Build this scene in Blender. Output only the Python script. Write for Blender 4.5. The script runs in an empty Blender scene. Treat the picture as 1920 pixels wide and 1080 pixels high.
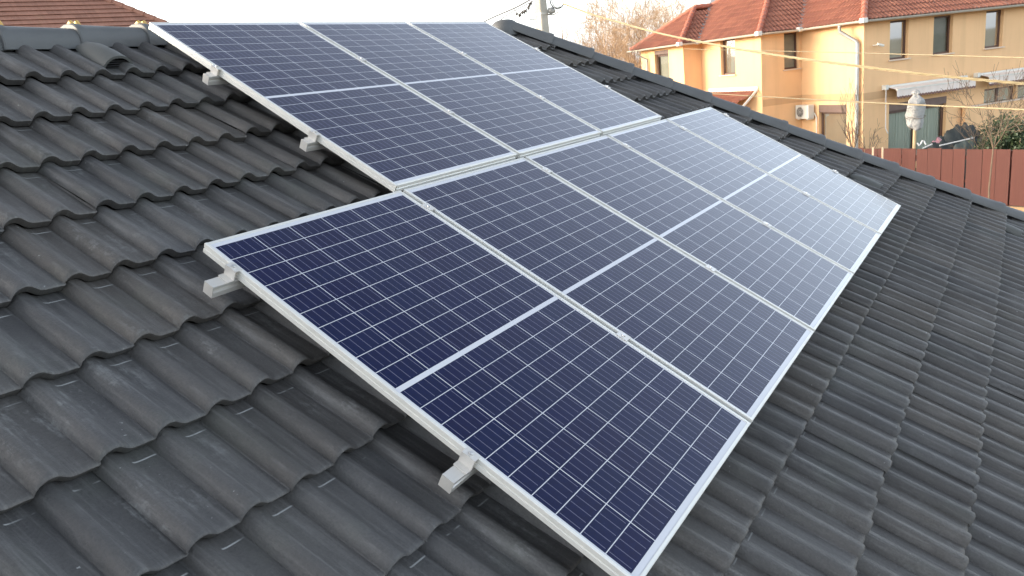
import bpy, bmesh, math, random
from mathutils import Vector, Matrix, Euler
R = math.radians
sc = bpy.context.scene
col = sc.collection

# ------------------------------------------------------------------ camera
CAM = Vector((-1.54541, -2.25190, 5.21859))
FW = Vector((.79912691, .54156789, -.26096053))
RT = Vector((.53402706, -.83885447, -.10553802))
DN = Vector((-.27606392, -.05502171, -.95956309))
FPX = 1450.09                                   # focal length in pixels of a 1920 wide picture
cd = bpy.data.cameras.new('camera')
cam = bpy.data.objects.new('camera', cd)
col.objects.link(cam)
cam.matrix_world = Matrix(((RT.x, -DN.x, -FW.x, CAM.x), (RT.y, -DN.y, -FW.y, CAM.y), (RT.z, -DN.z, -FW.z, CAM.z), (0, 0, 0, 1)))
cd.sensor_width = 36
cd.lens = FPX / 1920 * 36
cd.clip_end = 3000
cd.clip_start = .05
sc.camera = cam

# ------------------------------------------------------------------ sky, sun, exposure
SUN_EL = R(14)
SUN_DIR = Vector((-.52, .85, 0)).normalized()   # horizontal direction towards the low sun
sd = Vector((SUN_DIR.x * math.cos(SUN_EL), SUN_DIR.y * math.cos(SUN_EL), math.sin(SUN_EL)))
w = bpy.data.worlds.new('World')
sc.world = w
w.use_nodes = True
nt = w.node_tree
bg = nt.nodes['Background']
sky = nt.nodes.new('ShaderNodeTexSky')
sky.sky_type = 'NISHITA'
sky.sun_disc = False
sky.sun_elevation = SUN_EL
sky.sun_rotation = math.atan2(SUN_DIR.x, SUN_DIR.y)
sky.air_density = 1.0
sky.dust_density = 4.0
sky.ozone_density = 1.0
hsv = nt.nodes.new('ShaderNodeHueSaturation')   # thin bright haze: a paler sky than clear air gives
hsv.inputs['Saturation'].default_value = .6
hsv.inputs['Value'].default_value = 2.6
adw = nt.nodes.new('ShaderNodeVectorMath'); adw.operation = 'ADD'
adw.inputs[1].default_value = (2.66, 2.86, 3.18)  # constant pale light added all over to even out the sky
nt.links.new(sky.outputs[0], hsv.inputs['Color'])
tcw = nt.nodes.new('ShaderNodeTexCoord'); spw = nt.nodes.new('ShaderNodeSeparateXYZ'); mrw = nt.nodes.new('ShaderNodeMapRange'); vmw = nt.nodes.new('ShaderNodeVectorMath')
nt.links.new(tcw.outputs['Generated'], spw.inputs[0]); nt.links.new(spw.outputs[2], mrw.inputs[0])
mrw.inputs[1].default_value = .05; mrw.inputs[2].default_value = .95; mrw.inputs[3].default_value = 1.45; mrw.inputs[4].default_value = .22
mrw.interpolation_type = 'SMOOTHSTEP'
vmw.operation = 'SCALE'                         # the haze is brightest towards the horizon
nt.links.new(hsv.outputs[0], adw.inputs[0]); nt.links.new(adw.outputs[0], vmw.inputs[0]); nt.links.new(mrw.outputs[0], vmw.inputs['Scale'])
nt.links.new(vmw.outputs[0], bg.inputs[0])
bg.inputs[1].default_value = .15
sl = bpy.data.lights.new('sun', 'SUN')
sl.energy = .5
sl.angle = R(.6)
sl.color = (1, .60, .26)
so = bpy.data.objects.new('sun', sl)
col.objects.link(so)
so.rotation_euler = sd.to_track_quat('Z', 'Y').to_euler()
so.location = (-20, 20, 30)
sc.view_settings.view_transform = 'Standard'
sc.view_settings.look = 'None'
sc.view_settings.gamma = 1
sc.view_settings.exposure = .5

# ------------------------------------------------------------------ frames of reference
def ray(x, y, d):                                # a point of the place seen at a pixel, d metres along the view axis
    return CAM + d * (FW + RT * ((x - 960) / FPX) + DN * ((y - 540) / FPX))
Z0 = 4.8
C30, S30 = math.cos(R(30)), .5
def RW(u, v, h=0):                               # roof plane: u along the ridge, v down the slope, h above the panels' face
    return Vector((u, -v * C30 - h * S30, -v * S30 + h * C30 + Z0))
ROOF_ROT = Euler((R(30), 0, 0))
HO = Vector((31.32801, 2.90958, 0))              # corner of the ochre house
HB = Vector((.78985, -.61330, 0))
HA = Vector((.61330, .78985, 0))
def HW(s, t, z): return HO + HB * s + HA * t + Vector((0, 0, z))
UP = Vector((0, 0, 1))

# ------------------------------------------------------------------ materials
def new_mat(name, col_=(.5, .5, .5), rough=.6, metal=0, ior=None):
    m = bpy.data.materials.new(name)
    m.use_nodes = True
    b = m.node_tree.nodes['Principled BSDF']
    b.inputs['Base Color'].default_value = (*col_, 1)
    b.inputs['Roughness'].default_value = rough
    b.inputs['Metallic'].default_value = metal
    if ior: b.inputs['IOR'].default_value = ior
    return m
class NT:
    def __init__(s, m):
        s.t = m.node_tree; s.n = s.t.nodes; s.b = s.n['Principled BSDF']
    def l(s, a, b): s.t.links.new(a, b)
    def put(s, sock, v):
        if hasattr(v, 'is_output') or isinstance(v, bpy.types.NodeSocket): s.l(v, sock)
        elif isinstance(v, (tuple, list)) and len(v) == 3 and sock.type == 'RGBA': sock.default_value = (*v, 1)
        else: sock.default_value = v
    def m(s, op, a, b=0, c=0, clamp=False):
        n = s.n.new('ShaderNodeMath'); n.operation = op; n.use_clamp = clamp
        s.put(n.inputs[0], a); s.put(n.inputs[1], b); s.put(n.inputs[2], c)
        return n.outputs[0]
    def mix(s, f, a, b, mode='MIX'):
        n = s.n.new('ShaderNodeMix'); n.data_type = 'RGBA'; n.blend_type = mode
        s.put(n.inputs[0], f); s.put(n.inputs[6], a); s.put(n.inputs[7], b)
        return n.outputs[2]
    def noise(s, vec=None, scale=5, detail=4, rough=.55, dist=0, dim='3D', w=None):
        n = s.n.new('ShaderNodeTexNoise'); n.noise_dimensions = dim
        if vec is not None: s.l(vec, n.inputs['Vector'])
        n.inputs['Scale'].default_value = scale; n.inputs['Detail'].default_value = detail
        n.inputs['Roughness'].default_value = rough; n.inputs['Distortion'].default_value = dist
        if w is not None: s.put(n.inputs['W'], w)
        return n.outputs[0]
    def white(s, vec):
        n = s.n.new('ShaderNodeTexWhiteNoise'); s.l(vec, n.inputs['Vector']); return n.outputs['Value']
    def ramp(s, f, lo, hi, a=0., b=1.):
        n = s.n.new('ShaderNodeMapRange'); n.clamp = True
        s.put(n.inputs[0], f); n.inputs[1].default_value = lo; n.inputs[2].default_value = hi
        n.inputs[3].default_value = a; n.inputs[4].default_value = b
        return n.outputs[0]
    def mapv(s, vec, scale=(1, 1, 1), rot=(0, 0, 0), loc=(0, 0, 0)):
        n = s.n.new('ShaderNodeMapping'); s.l(vec, n.inputs[0])
        n.inputs['Scale'].default_value = scale; n.inputs['Rotation'].default_value = rot; n.inputs['Location'].default_value = loc
        return n.outputs[0]
    def obj(s):
        return s.n.new('ShaderNodeTexCoord').outputs['Object']
    def uv(s):
        return s.n.new('ShaderNodeTexCoord').outputs['UV']
    def sep(s, v):
        n = s.n.new('ShaderNodeSeparateXYZ'); s.l(v, n.inputs[0]); return n.outputs
    def comb(s, x=0, y=0, z=0):
        n = s.n.new('ShaderNodeCombineXYZ'); s.put(n.inputs[0], x); s.put(n.inputs[1], y); s.put(n.inputs[2], z); return n.outputs[0]
    def attr(s, name):
        n = s.n.new('ShaderNodeAttribute'); n.attribute_name = name; return n.outputs
    def bump(s, h, strength=.3, dist=.01):
        n = s.n.new('ShaderNodeBump'); n.inputs['Strength'].default_value = strength; n.inputs['Distance'].default_value = dist
        s.l(h, n.inputs['Height']); s.l(n.outputs[0], s.b.inputs['Normal'])
    def base(s, v): s.put(s.b.inputs['Base Color'], v)
    def rough(s, v): s.put(s.b.inputs['Roughness'], v)

def noisy(name, c1, c2, scale=4, rough=.75, bump=.2, bscale=60, metal=0, bd=.004, stretch=(1, 1, 1)):
    m = new_mat(name, c1, rough, metal); n = NT(m); o = n.obj()
    v = n.mapv(o, stretch)
    f = n.ramp(n.noise(v, scale, 6, .6), .3, .7)
    n.base(n.mix(f, c1, c2))
    if bump: n.bump(n.noise(v, bscale, 4, .6), bump, bd)
    return m

def tile_material(name, dark, light, tint, scuff, rough, lines=True):
    m = new_mat(name, dark, rough); n = NT(m)
    o = n.obj(); uv = n.uv(); rnd = n.attr('tile_rnd')['Fac']
    u = n.sep(uv)
    big = n.ramp(n.noise(o, 1.6, 5, .6), .35, .68)
    c = n.mix(big, dark, light)
    c = n.mix(n.ramp(rnd, 0, 1, 0, .8), c, tint)
    c = n.mix(n.ramp(n.m('FRACT', n.m('MULTIPLY', rnd, 7.3)), .45, 1, 0, .55), c, tuple(x * .62 for x in dark))
    fine = n.noise(o, 120, 5, .7)
    c = n.mix(n.ramp(fine, .25, .75, .0, .6), c, tuple(x * .45 for x in dark))
    # long soft weather streaks running down the slope
    st = n.ramp(n.noise(n.mapv(uv, (9, .9, 1)), 1.0, 5, .65, .4), .5, .78, 0, .55)
    c = n.mix(st, c, tuple(x * 1.7 for x in light))
    green = n.ramp(n.noise(o, 3.1, 4, .6), .55, .75, 0, .2)
    c = n.mix(green, c, (light[0] * .95, light[1] * 1.12, light[2] * .9))
    # scratches and pale scuffs
    sv = n.mapv(uv, (2.0, .75, 1))
    s1 = n.m('ADD', n.m('MULTIPLY', n.noise(sv, 1.5, 8, .7, .1), .68), n.m('MULTIPLY', n.noise(o, 55, 5, .7), .32))
    ox = n.ramp(n.sep(o)[0], -1.0, 1.2, 1, .22)
    mask = n.m('MULTIPLY', n.ramp(n.noise(o, 3.3, 3, .5), .46, .60), ox)
    s2 = n.m('MULTIPLY', n.ramp(s1, .52, .63, 0, .8), mask)
    c = n.mix(s2, c, scuff)
    spk = n.m('MULTIPLY', n.ramp(n.noise(o, 70, 2, .5), .735, .77), n.ramp(n.noise(o, 4.5, 2, .5), .54, .6))
    c = n.mix(n.m('MULTIPLY', spk, .8), c, tuple(min(1, x * 1.5) for x in scuff))
    if lines:
        # pale broken line where the course above ends, only in the pans
        vv = u[1]; fr = n.m('FRACT', u[0])
        inl = n.m('MULTIPLY', n.ramp(vv, .046, .050), n.ramp(vv, .060, .064, 1, 0))
        pan = n.m('MULTIPLY', n.ramp(fr, .50, .53), n.ramp(fr, .93, .97, 1, 0))
        brk = n.ramp(n.noise(o, 9, 3, .6), .38, .5)
        ln = n.m('MULTIPLY', n.m('MULTIPLY', inl, pan), brk)
        c = n.mix(n.m('MULTIPLY', n.m('MULTIPLY', ln, .85), ox), c, tuple(min(1, x * 2.0) for x in scuff))
    n.base(c)
    n.rough(n.ramp(n.noise(o, 6, 4, .6), .3, .7, rough - .1, rough + .12))
    n.bump(n.m('ADD', n.noise(o, 160, 5, .65), n.m('MULTIPLY', n.noise(o, 22, 4, .6), .9)), .5, .005)
    return m

M = {}
M['tile'] = tile_material('dark_concrete_tile', (.074, .074, .078), (.116, .114, .113), (.104, .092, .080), (.235, .24, .24), .54)
M['ridge'] = noisy('dark_ridge_tile', (.082, .086, .089), (.108, .112, .116), 3, .6, .25, 90, 0, .003)
M['vent'] = noisy('vent_tile', (.080, .083, .080), (.096, .10, .096), 3, .6, .2, 90, 0, .003)
M['redtile'] = tile_material('red_clay_tile', (.39, .155, .10), (.44, .18, .115), (.27, .10, .07), (.52, .26, .18), .7, False)
M['redridge'] = noisy('red_ridge_tile', (.36, .13, .085), (.45, .17, .11), 4, .7)
M['terratile'] = tile_material('terracotta_tile', (.36, .17, .115), (.41, .20, .14), (.33, .155, .105), (.47, .28, .21), .7, False)
M['grille'] = new_mat('dark_grille', (.035, .037, .04), .6)
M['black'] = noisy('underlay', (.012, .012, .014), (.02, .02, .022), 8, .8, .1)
M['gold'] = new_mat('brass_clip', (.62, .40, .12), .5, .3)
def alu(name, c, rough, metal):
    m = new_mat(name, c, rough, metal); n = NT(m); o = n.obj()
    f = n.noise(n.mapv(o, (2, 40, 40)), 3, 4, .6)
    n.base(n.mix(n.ramp(f, .3, .7, 0, .5), c, tuple(x * .86 for x in c)))
    n.rough(n.ramp(n.noise(o, 14, 4, .6), .3, .7, rough - .06, rough + .1))
    return m
M['alu'] = alu('anodised_aluminium', (.76, .755, .72), .42, .30)
M['rail'] = alu('mill_aluminium', (.68, .66, .63), .36, .45)
M['steel'] = new_mat('bolt_steel', (.7, .7, .7), .3, .9)
M['backsheet'] = new_mat('white_backsheet', (.74, .75, .78), .5)
PL, PWID = 1.725, 1.0
def cell_material():
    m = new_mat('solar_cells', (.02, .02, .06), .12); n = NT(m)
    uv = n.uv(); s = n.sep(uv); x, y = s[0], s[1]
    cx = n.m('DIVIDE', n.m('SUBTRACT', x, .0175), .16083)
    fx = n.m('FRACT', cx)
    low = n.m('GREATER_THAN', y, PL / 2)
    y2 = n.m('SUBTRACT', y, n.m('ADD', .0300, n.m('MULTIPLY', low, PL / 2 + .0085 - .0300)))
    cy = n.m('DIVIDE', y2, .0824)
    fy = n.m('FRACT', cy)
    colline = n.m('GREATER_THAN', n.m('ABSOLUTE', n.m('SUBTRACT', fx, .5)), .5 - .0095)
    rowline = n.m('GREATER_THAN', n.m('ABSOLUTE', n.m('SUBTRACT', fy, .5)), .5 - .0165)
    mid = n.m('LESS_THAN', n.m('ABSOLUTE', n.m('SUBTRACT', y, PL / 2)), .0090)
    out = n.m('MAXIMUM', n.m('LESS_THAN', y, .0300), n.m('GREATER_THAN', y, PL - .0295))
    out = n.m('MAXIMUM', out, n.m('MAXIMUM', n.m('LESS_THAN', x, .0178), n.m('GREATER_THAN', x, PWID - .0178)))
    white = n.m('MAXIMUM', n.m('MAXIMUM', colline, rowline), n.m('MAXIMUM', mid, out))
    fb = n.m('FRACT', n.m('MULTIPLY', fx, 5))
    bus = n.m('LESS_THAN', n.m('ABSOLUTE', n.m('SUBTRACT', fb, .5)), .032)
    bus = n.m('MULTIPLY', bus, n.m('MULTIPLY', n.m('GREATER_THAN', fy, .05), n.m('LESS_THAN', fy, .90)))
    oi = n.n.new('ShaderNodeObjectInfo').outputs['Random']
    cid = n.comb(n.m('FLOOR', cx), n.m('ADD', n.m('FLOOR', cy), n.m('MULTIPLY', low, 20)), n.m('MULTIPLY', oi, 37))
    wn = n.white(cid)
    wn2 = n.white(n.mapv(cid, (1.7, 1.3, 1), (0, 0, 0), (9.1, 3.3, 0)))
    c = n.mix(wn, (.0012, .0042, .044), (.0030, .0036, .036))
    c = n.mix(n.ramp(wn2, 0, 1, 0, .65), c, (.0016, .0085, .044))
    vor = n.n.new('ShaderNodeTexVoronoi'); n.l(n.mapv(uv, (1, 1, 1)), vor.inputs['Vector']); vor.inputs['Scale'].default_value = 75
    vg = n.sep(vor.outputs['Color'])[0]
    c = n.mix(n.ramp(vg, 0, 1, 0, .3), c, (.003, .009, .064))
    c = n.mix(n.m('MULTIPLY', bus, .6), c, (.24, .24, .35))
    c = n.mix(n.m('MULTIPLY', white, .92), c, (.66, .67, .72))
    dust = n.noise(n.obj(), 2.2, 5, .65)
    film = n.m('MULTIPLY', n.ramp(n.noise(n.mapv(n.obj(), (3, 1.1, 1)), 1.6, 7, .7, .5), .42, .75, 0, .02), 1)
    spk = n.ramp(n.noise(n.obj(), 190, 2, .5), .76, .80, 0, .25)
    n.base(n.mix(n.m('MAXIMUM', film, spk), c, (.26, .25, .23)))
    n.rough(n.ramp(dust, .3, .7, .08, .15))
    n.b.inputs['IOR'].default_value = 1.36
    return m
M['cells'] = cell_material()
def stucco(name, c):
    m = new_mat(name, c, .9); n = NT(m); o = n.obj()
    f = n.ramp(n.noise(o, .5, 5, .6), .3, .7)
    cc = n.mix(f, c, tuple(x * .9 for x in c))
    st = n.ramp(n.noise(n.mapv(o, (2.5, 2.5, .16)), 1.2, 5, .6), .50, .72, 0, .36)
    cc = n.mix(st, cc, tuple(x * .72 for x in c))
    n.base(cc); n.bump(n.noise(o, 45, 5, .7), .25, .01)
    return m
M['ochre'] = stucco('ochre_render', (.82, .525, .285))
M['ochreband'] = stucco('dark_ochre_band', (.62, .39, .21))
M['cream'] = stucco('pale_render', (.62, .55, .45))
M['sill'] = noisy('pale_sill', (.62, .5, .4), (.7, .58, .48), 5, .7)
M['brown'] = noisy('brown_frame', (.085, .045, .035), (.11, .06, .045), 6, .45, .1, 30, 0, .004, (1, 1, .1))
M['shutter'] = noisy('brown_shutter_box', (.13, .085, .075), (.16, .105, .09), 6, .5, .05)
def glass():
    m = new_mat('window_glass', (.02, .025, .025), .03); n = NT(m)
    tr = n.n.new('ShaderNodeBsdfTransparent'); tr.inputs[0].default_value = (.92, .94, .92, 1)
    gl = n.n.new('ShaderNodeBsdfGlossy'); gl.inputs['Roughness'].default_value = .03
    fr = n.n.new('ShaderNodeFresnel'); fr.inputs[0].default_value = 1.5
    mx = n.n.new('ShaderNodeMixShader')
    n.l(n.m('ADD', n.m('MULTIPLY', fr.outputs[0], .55), .02), mx.inputs[0]); n.l(tr.outputs[0], mx.inputs[1]); n.l(gl.outputs[0], mx.inputs[2])
    n.l(mx.outputs[0], n.n['Material Output'].inputs[0])
    return m
M['glass'] = glass()
M['curtain'] = noisy('pale_curtain', (.38, .42, .37), (.55, .57, .50), 3, .9, .1, 20, 0, .004, (6, 6, .2))
M['blind'] = noisy('grey_blind', (.20, .20, .17), (.26, .25, .21), 2, .8, .05)
M['gutter'] = noisy('grey_gutter', (.46, .43, .38), (.56, .53, .47), 3, .45, .05, 40, .2)
M['pipe'] = noisy('zinc_pipe', (.34, .34, .33), (.42, .42, .40), 3, .4, .05, 40, .4)
M['lead'] = noisy('zinc_valley', (.26, .27, .28), (.33, .34, .35), 3, .45, .05, 40, .3)
M['awning'] = noisy('white_awning', (.70, .62, .57), (.76, .68, .63), 3, .8, .1)
M['awnrib'] = noisy('brown_awning_hem', (.16, .09, .075), (.2, .11, .09), 6, .8, .1)
M['whitebox'] = noisy('white_enamel', (.62, .61, .56), (.68, .67, .62), 3, .4, .05)
M['fan'] = new_mat('dark_fan', (.05, .05, .05), .6)
def fence_mat():
    m = new_mat('red_stained_wood', (.2, .06, .04), .7); n = NT(m); o = n.obj()
    rnd = n.attr('tile_rnd')['Fac']
    g = n.noise(n.mapv(o, (14, 14, .7)), 2, 6, .65)
    c = n.mix(n.ramp(g, .3, .7), (.100, .028, .019), (.145, .043, .030))
    c = n.mix(n.ramp(rnd, 0, 1, 0, .6), c, (.100, .032, .025))
    c = n.mix(n.ramp(n.noise(n.mapv(o, (9, 9, 1.2)), 3, 5, .7), .68, .76, 0, .7), c, (.36, .24, .18))
    n.base(c); n.bump(g, .3, .004)
    return m
M['fence'] = fence_mat()
M['wood'] = noisy('pale_wood', (.52, .38, .2), (.6, .46, .27), 4, .7, .2, 40, 0, .004, (8, 8, .5))
M['stake'] = noisy('weathered_stake', (.5, .36, .24), (.56, .42, .3), 4, .8)
M['cover'] = noisy('white_cover_fabric', (.34, .34, .33), (.42, .41, .395), 5, .85, .9, 5, 0, .12)
M['tarp'] = noisy('dark_tarp', (.020, .026, .028), (.04, .048, .047), 3, .55, .5, 7, 0, .05)
M['net'] = noisy('bluish_cover', (.06, .085, .09), (.10, .125, .12), 9, .7, .5, 14, 0, .03)
M['pink'] = noisy('pink_cloth', (.55, .26, .30), (.6, .34, .36), 9, .9)
M['whitecloth'] = new_mat('white_plastic', (.7, .7, .7), .6)
M['concrete'] = noisy('pole_concrete', (.40, .37, .31), (.5, .46, .39), 5, .85, .3, 40)
M['cable'] = noisy('weathered_cable', (.27, .215, .12), (.34, .28, .17), 6, .6, .1)
M['darkcable'] = new_mat('dark_cable', (.06, .05, .045), .6)
M['insulator'] = new_mat('grey_insulator', (.35, .34, .32), .45)
M['twig'] = noisy('bare_twigs', (.42, .29, .18), (.52, .38, .25), 4, .9)
M['twigdark'] = noisy('brown_twigs', (.15, .11, .08), (.22, .16, .11), 4, .9)
def leaf_mat(name, a, b):
    m = new_mat(name, a, .55); n = NT(m); rnd = n.attr('tile_rnd')['Fac']
    n.base(n.mix(rnd, a, b)); return m
M['leaf'] = leaf_mat('hedge_leaf', (.025, .05, .022), (.075, .105, .045))
M['soil'] = noisy('garden_soil', (.18, .13, .085), (.12, .13, .06), .8, .95, .4, 12, 0, .05)
M['paving'] = noisy('ochre_paving', (.40, .27, .15), (.48, .33, .19), 1.5, .9, .3, 25, 0, .02)
M['plinth'] = stucco('ochre_plinth', (.46, .30, .16))

# ------------------------------------------------------------------ object helpers
def link(o, parent=None):
    col.objects.link(o)
    if parent: o.parent = parent
    return o
def thing(name, label, cat, loc=(0, 0, 0), rot=(0, 0, 0), group=None):
    o = bpy.data.objects.new(name, None); link(o)
    o.empty_display_size = .2
    o.location = loc; o.rotation_euler = rot
    o['label'] = label; o['category'] = cat
    if group: o['group'] = group
    return o
def tag(o, label, cat, group=None):
    o['label'] = label; o['category'] = cat
    if group: o['group'] = group
    return o
class MB:
    """collects faces of one mesh, each with an optional per-piece random value"""
    def __init__(s): s.v = []; s.f = []; s.uv = []; s.r = []; s.mi = []
    def add(s, vs, fs, rnd=.5, uvs=None, mi=0):
        b = len(s.v); s.v += [tuple(q) for q in vs]
        s.r += [rnd] * len(vs)
        s.uv += uvs if uvs else [(0, 0)] * len(vs)
        for f in fs: s.f.append([b + i for i in f]); s.mi.append(mi)
    def box(s, c, sx, sy, sz, ax=None, rnd=.5, mi=0):
        ax = ax or (Vector((1, 0, 0)), Vector((0, 1, 0)), UP)
        c = Vector(c); vs = []
        for k in (-.5, .5):
            for j in (-.5, .5):
                for i in (-.5, .5): vs.append(c + ax[0] * (i * sx) + ax[1] * (j * sy) + ax[2] * (k * sz))
        s.add(vs, [(0, 2, 3, 1), (4, 5, 7, 6), (0, 1, 5, 4), (2, 6, 7, 3), (0, 4, 6, 2), (1, 3, 7, 5)], rnd, None, mi)
    def tube(s, pts, rad, n=8, rnd=.5, cap=True, mi=0):
        pts = [Vector(p) for p in pts]
        rads = rad if isinstance(rad, (list, tuple)) else [rad] * len(pts)
        t0 = (pts[1] - pts[0]).normalized()
        a = t0.orthogonal().normalized()
        vs = []; fs = []
        for i, p in enumerate(pts):
            t = (pts[min(i + 1, len(pts) - 1)] - pts[max(i - 1, 0)])
            if t.length < 1e-9: t = t0
            t.normalize(); a = (a - t * a.dot(t))
            if a.length < 1e-6: a = t.orthogonal()
            a.normalize(); bb = t.cross(a)
            for k in range(n):
                q = 2 * math.pi * k / n
                vs.append(p + (a * math.cos(q) + bb * math.sin(q)) * rads[i])
        for i in range(len(pts) - 1):
            for k in range(n):
                k2 = (k + 1) % n
                fs.append((i * n + k, i * n + k2, (i + 1) * n + k2, (i + 1) * n + k))
        if cap:
            fs.append(tuple(range(n))[::-1]); fs.append(tuple((len(pts) - 1) * n + k for k in range(n)))
        s.add(vs, fs, rnd, None, mi)
    def sweep(s, prof, p0, p1, ax, ay, rnd=.5, closed=True):
        """a profile of (x, y) pairs extruded from p0 to p1"""
        n = len(prof)
        vs = [Vector(p0) + ax * x + ay * y for x, y in prof] + [Vector(p1) + ax * x + ay * y for x, y in prof]
        fs = [(i, (i + 1) % n, n + (i + 1) % n, n + i) for i in range(n if closed else n - 1)]
        if closed: fs += [tuple(range(n))[::-1], tuple(range(n, 2 * n))]
        s.add(vs, fs, rnd)
    def build(s, name, mats, parent=None, smooth=False, loc=None, bevel=0, clip=None, fixn=True):
        me = bpy.data.meshes.new(name)
        off = Vector(loc) if loc is not None else Vector((0, 0, 0))
        me.from_pydata([tuple(Vector(v) - off) for v in s.v], [], s.f)
        uvl = me.uv_layers.new(name='UVMap')
        for lp in me.loops: uvl.data[lp.index].uv = s.uv[lp.vertex_index]
        at = me.attributes.new('tile_rnd', 'FLOAT', 'POINT')
        at.data.foreach_set('value', s.r)
        me.polygons.foreach_set('material_index', s.mi)
        if clip or fixn:
            bm = bmesh.new(); bm.from_mesh(me)
            for co, no in (clip or []):
                bmesh.ops.bisect_plane(bm, geom=bm.verts[:] + bm.edges[:] + bm.faces[:], plane_co=Vector(co) - off, plane_no=no, clear_outer=True)
            if fixn: bmesh.ops.recalc_face_normals(bm, faces=bm.faces[:])
            bm.to_mesh(me); bm.free()
        if smooth:
            me.polygons.foreach_set('use_smooth', [True] * len(me.polygons))
        for m in (mats if isinstance(mats, (list, tuple)) else [mats]): me.materials.append(m)
        o = bpy.data.objects.new(name, me)
        if loc is not None and parent is None: o.location = off
        link(o, parent)
        if bevel:
            bv = o.modifiers.new('bevel', 'BEVEL'); bv.width = bevel; bv.segments = 2; bv.limit_method = 'ANGLE'; bv.angle_limit = R(35)
            o.data.polygons.foreach_set('use_smooth', [True] * len(o.data.polygons))
            wn = o.modifiers.new('wn', 'WEIGHTED_NORMAL')
        elif smooth:
            try: o.data.set_sharp_from_angle(angle=R(38))
            except Exception: pass
        return o
def copy_tree(o, parent=None):
    c = o.copy(); col.objects.link(c)
    if parent: c.parent = parent
    for ch in list(o.children): copy_tree(ch, c)
    return c

# ------------------------------------------------------------------ concrete roll tiles
ROLL = [(0, 0), (.03, .40), (.075, .68), (.13, .87), (.19, .97), (.25, 1.0), (.31, .95), (.37, .81), (.43, .58), (.49, .34), (.55, .16), (.62, .05), (.72, .0), (.85, -.03), (.95, -.08), (.99, -.13)]
ROLL_LO = [(0, 0), (.08, .6), (.2, .96), (.3, .95), (.4, .65), (.5, .25), (.62, .04), (.9, 0)]
def tile_field(mb, P, u0, u1, edges, expo, pitch, amp, lift, inside, prof=ROLL, thick=.037, seed=1, jit=1., per=2):
    """courses of tiles on a plane: P(u, v, h) gives the point, edges are the v of each course's lower edge"""
    rg = random.Random(seed)
    xs = []
    for k in range(per): xs += [((k + x) * pitch, y) for x, y in prof]
    xs.append((per * pitch + .004, 0))
    nx = len(xs)
    for e in edges:
        vt = e - expo - .035
        prow = [(vt, None, 0), (e - expo * .5, None, 0), (e - .022, None, 0), (e - .007, None, -.0012), (e - .0015, None, -.005), (e + .0005, None, -.008), (e - .001, None, -.012), (e - .017, None, -thick), (e - .08, None, -thick)]
        c0 = int(math.floor(u0 / (per * pitch))); c1 = int(math.ceil(u1 / (per * pitch)))
        for c in range(c0, c1):
            ub = c * per * pitch
            if not inside(ub + per * pitch * .5, e - expo * .5, per * pitch): continue
            dz = rg.uniform(-.0022, .0022) * jit; dv = rg.uniform(-.004, .004) * jit; tw = rg.uniform(-.004, .004) * jit; du = rg.uniform(-.002, .002) * jit
            vs = []; uvs = []; rr = rg.random()
            for j, (v, _, dh) in enumerate(prow):
                for i, (x, y) in enumerate(xs):
                    h = amp * y + lift * (v - (e - expo)) / expo + dh + dz + tw * (x / pitch - 1) * (v - vt) / expo
                    vs.append(P(ub + x + du, v + dv, h))
                    uvs.append((x / pitch + c * per, (v - (e - expo)) / expo))
            fs = []
            for j in range(len(prow) - 1):
                for i in range(nx - 1):
                    a = j * nx + i
                    fs.append((a, a + nx, a + nx + 1, a + 1))
            mb.add(vs, fs, rr, uvs)

# ================================================================== SETTING: ground
g = MB(); S = 1500
g.add([(-S, -S, 0), (S, -S, 0), (S, S, 0), (-S, S, 0)], [(0, 1, 2, 3)])
o = g.build('ground', M['soil']); o['kind'] = 'structure'

# ================================================================== OWN HOUSE
H_PAN = -.182                                     # height of the tile bed relative to the panels' face
V_RIDGE = -1.99
own = thing('house', 'low house under dark grey roll tiles that carries the solar panels', 'house', (1.5, 0, 0))
OL = own.location.copy()
def place(o): o.location = -OL; return o          # parts are built in world coordinates
EX, E0, PITCH = .342, .192, .1565
def hip_u(v): return 4.78 + .590 * (v - V_RIDGE)
edges = [E0 + EX * k for k in range(-5, 13)]
mb = MB()
def ins(u, v, wd): return u - wd < hip_u(v) + .1 and v > V_RIDGE - .1
UOFF = -.333 - .25 * PITCH
def PT(u, v, h): return RW(u + UOFF, v, H_PAN + h)
tile_field(mb, PT, -2.8, 10, edges, EX, PITCH, .033, .045, lambda u, v, wd: ins(u + UOFF, v, wd), jit=1.1)
ha = RW(hip_u(-2), -2, H_PAN); hb = RW(hip_u(4), 4, H_PAN)
hdir = (hb - ha).normalized(); rn = Vector((0, -S30, C30))
hn = hdir.cross(rn); hn = hn if hn.x > 0 else -hn
place(mb.build('roof', M['tile'], own, smooth=True, clip=[(ha, hn), (RW(0, V_RIDGE, 0), Vector((0, 1, 0)))], fixn=False))
# dark underlay below the tiles, back slope and hip end (seen only from elsewhere)
mb = MB()
zr = RW(0, V_RIDGE, -.172).z; yr = RW(0, V_RIDGE, -.172).y
VE = edges[-1]
def q3(u, v): return RW(u, v, H_PAN - .03)
mb.add([q3(-4, V_RIDGE), q3(hip_u(V_RIDGE), V_RIDGE), q3(hip_u(VE - .05), VE - .05), q3(-4, VE - .05)], [(0, 1, 2, 3)])
place(mb.build('roof_underlay', M['black'], own))
apex = RW(hip_u(V_RIDGE), V_RIDGE, -.172); cor = RW(hip_u(VE), VE, -.172)
back = Vector((cor.x, 2 * yr - cor.y, cor.z))
mb = MB()
ev = (back - cor).normalized(); mid_ = (back + cor) / 2
dn = (mid_ - apex).normalized(); nn = ev.cross(dn); nn = nn if nn.z > 0 else -nn
LN = (mid_ - apex).length; HWID = (back - cor).length / 2
def PE(u, v, h): return apex + ev * u + dn * v + nn * h
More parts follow.
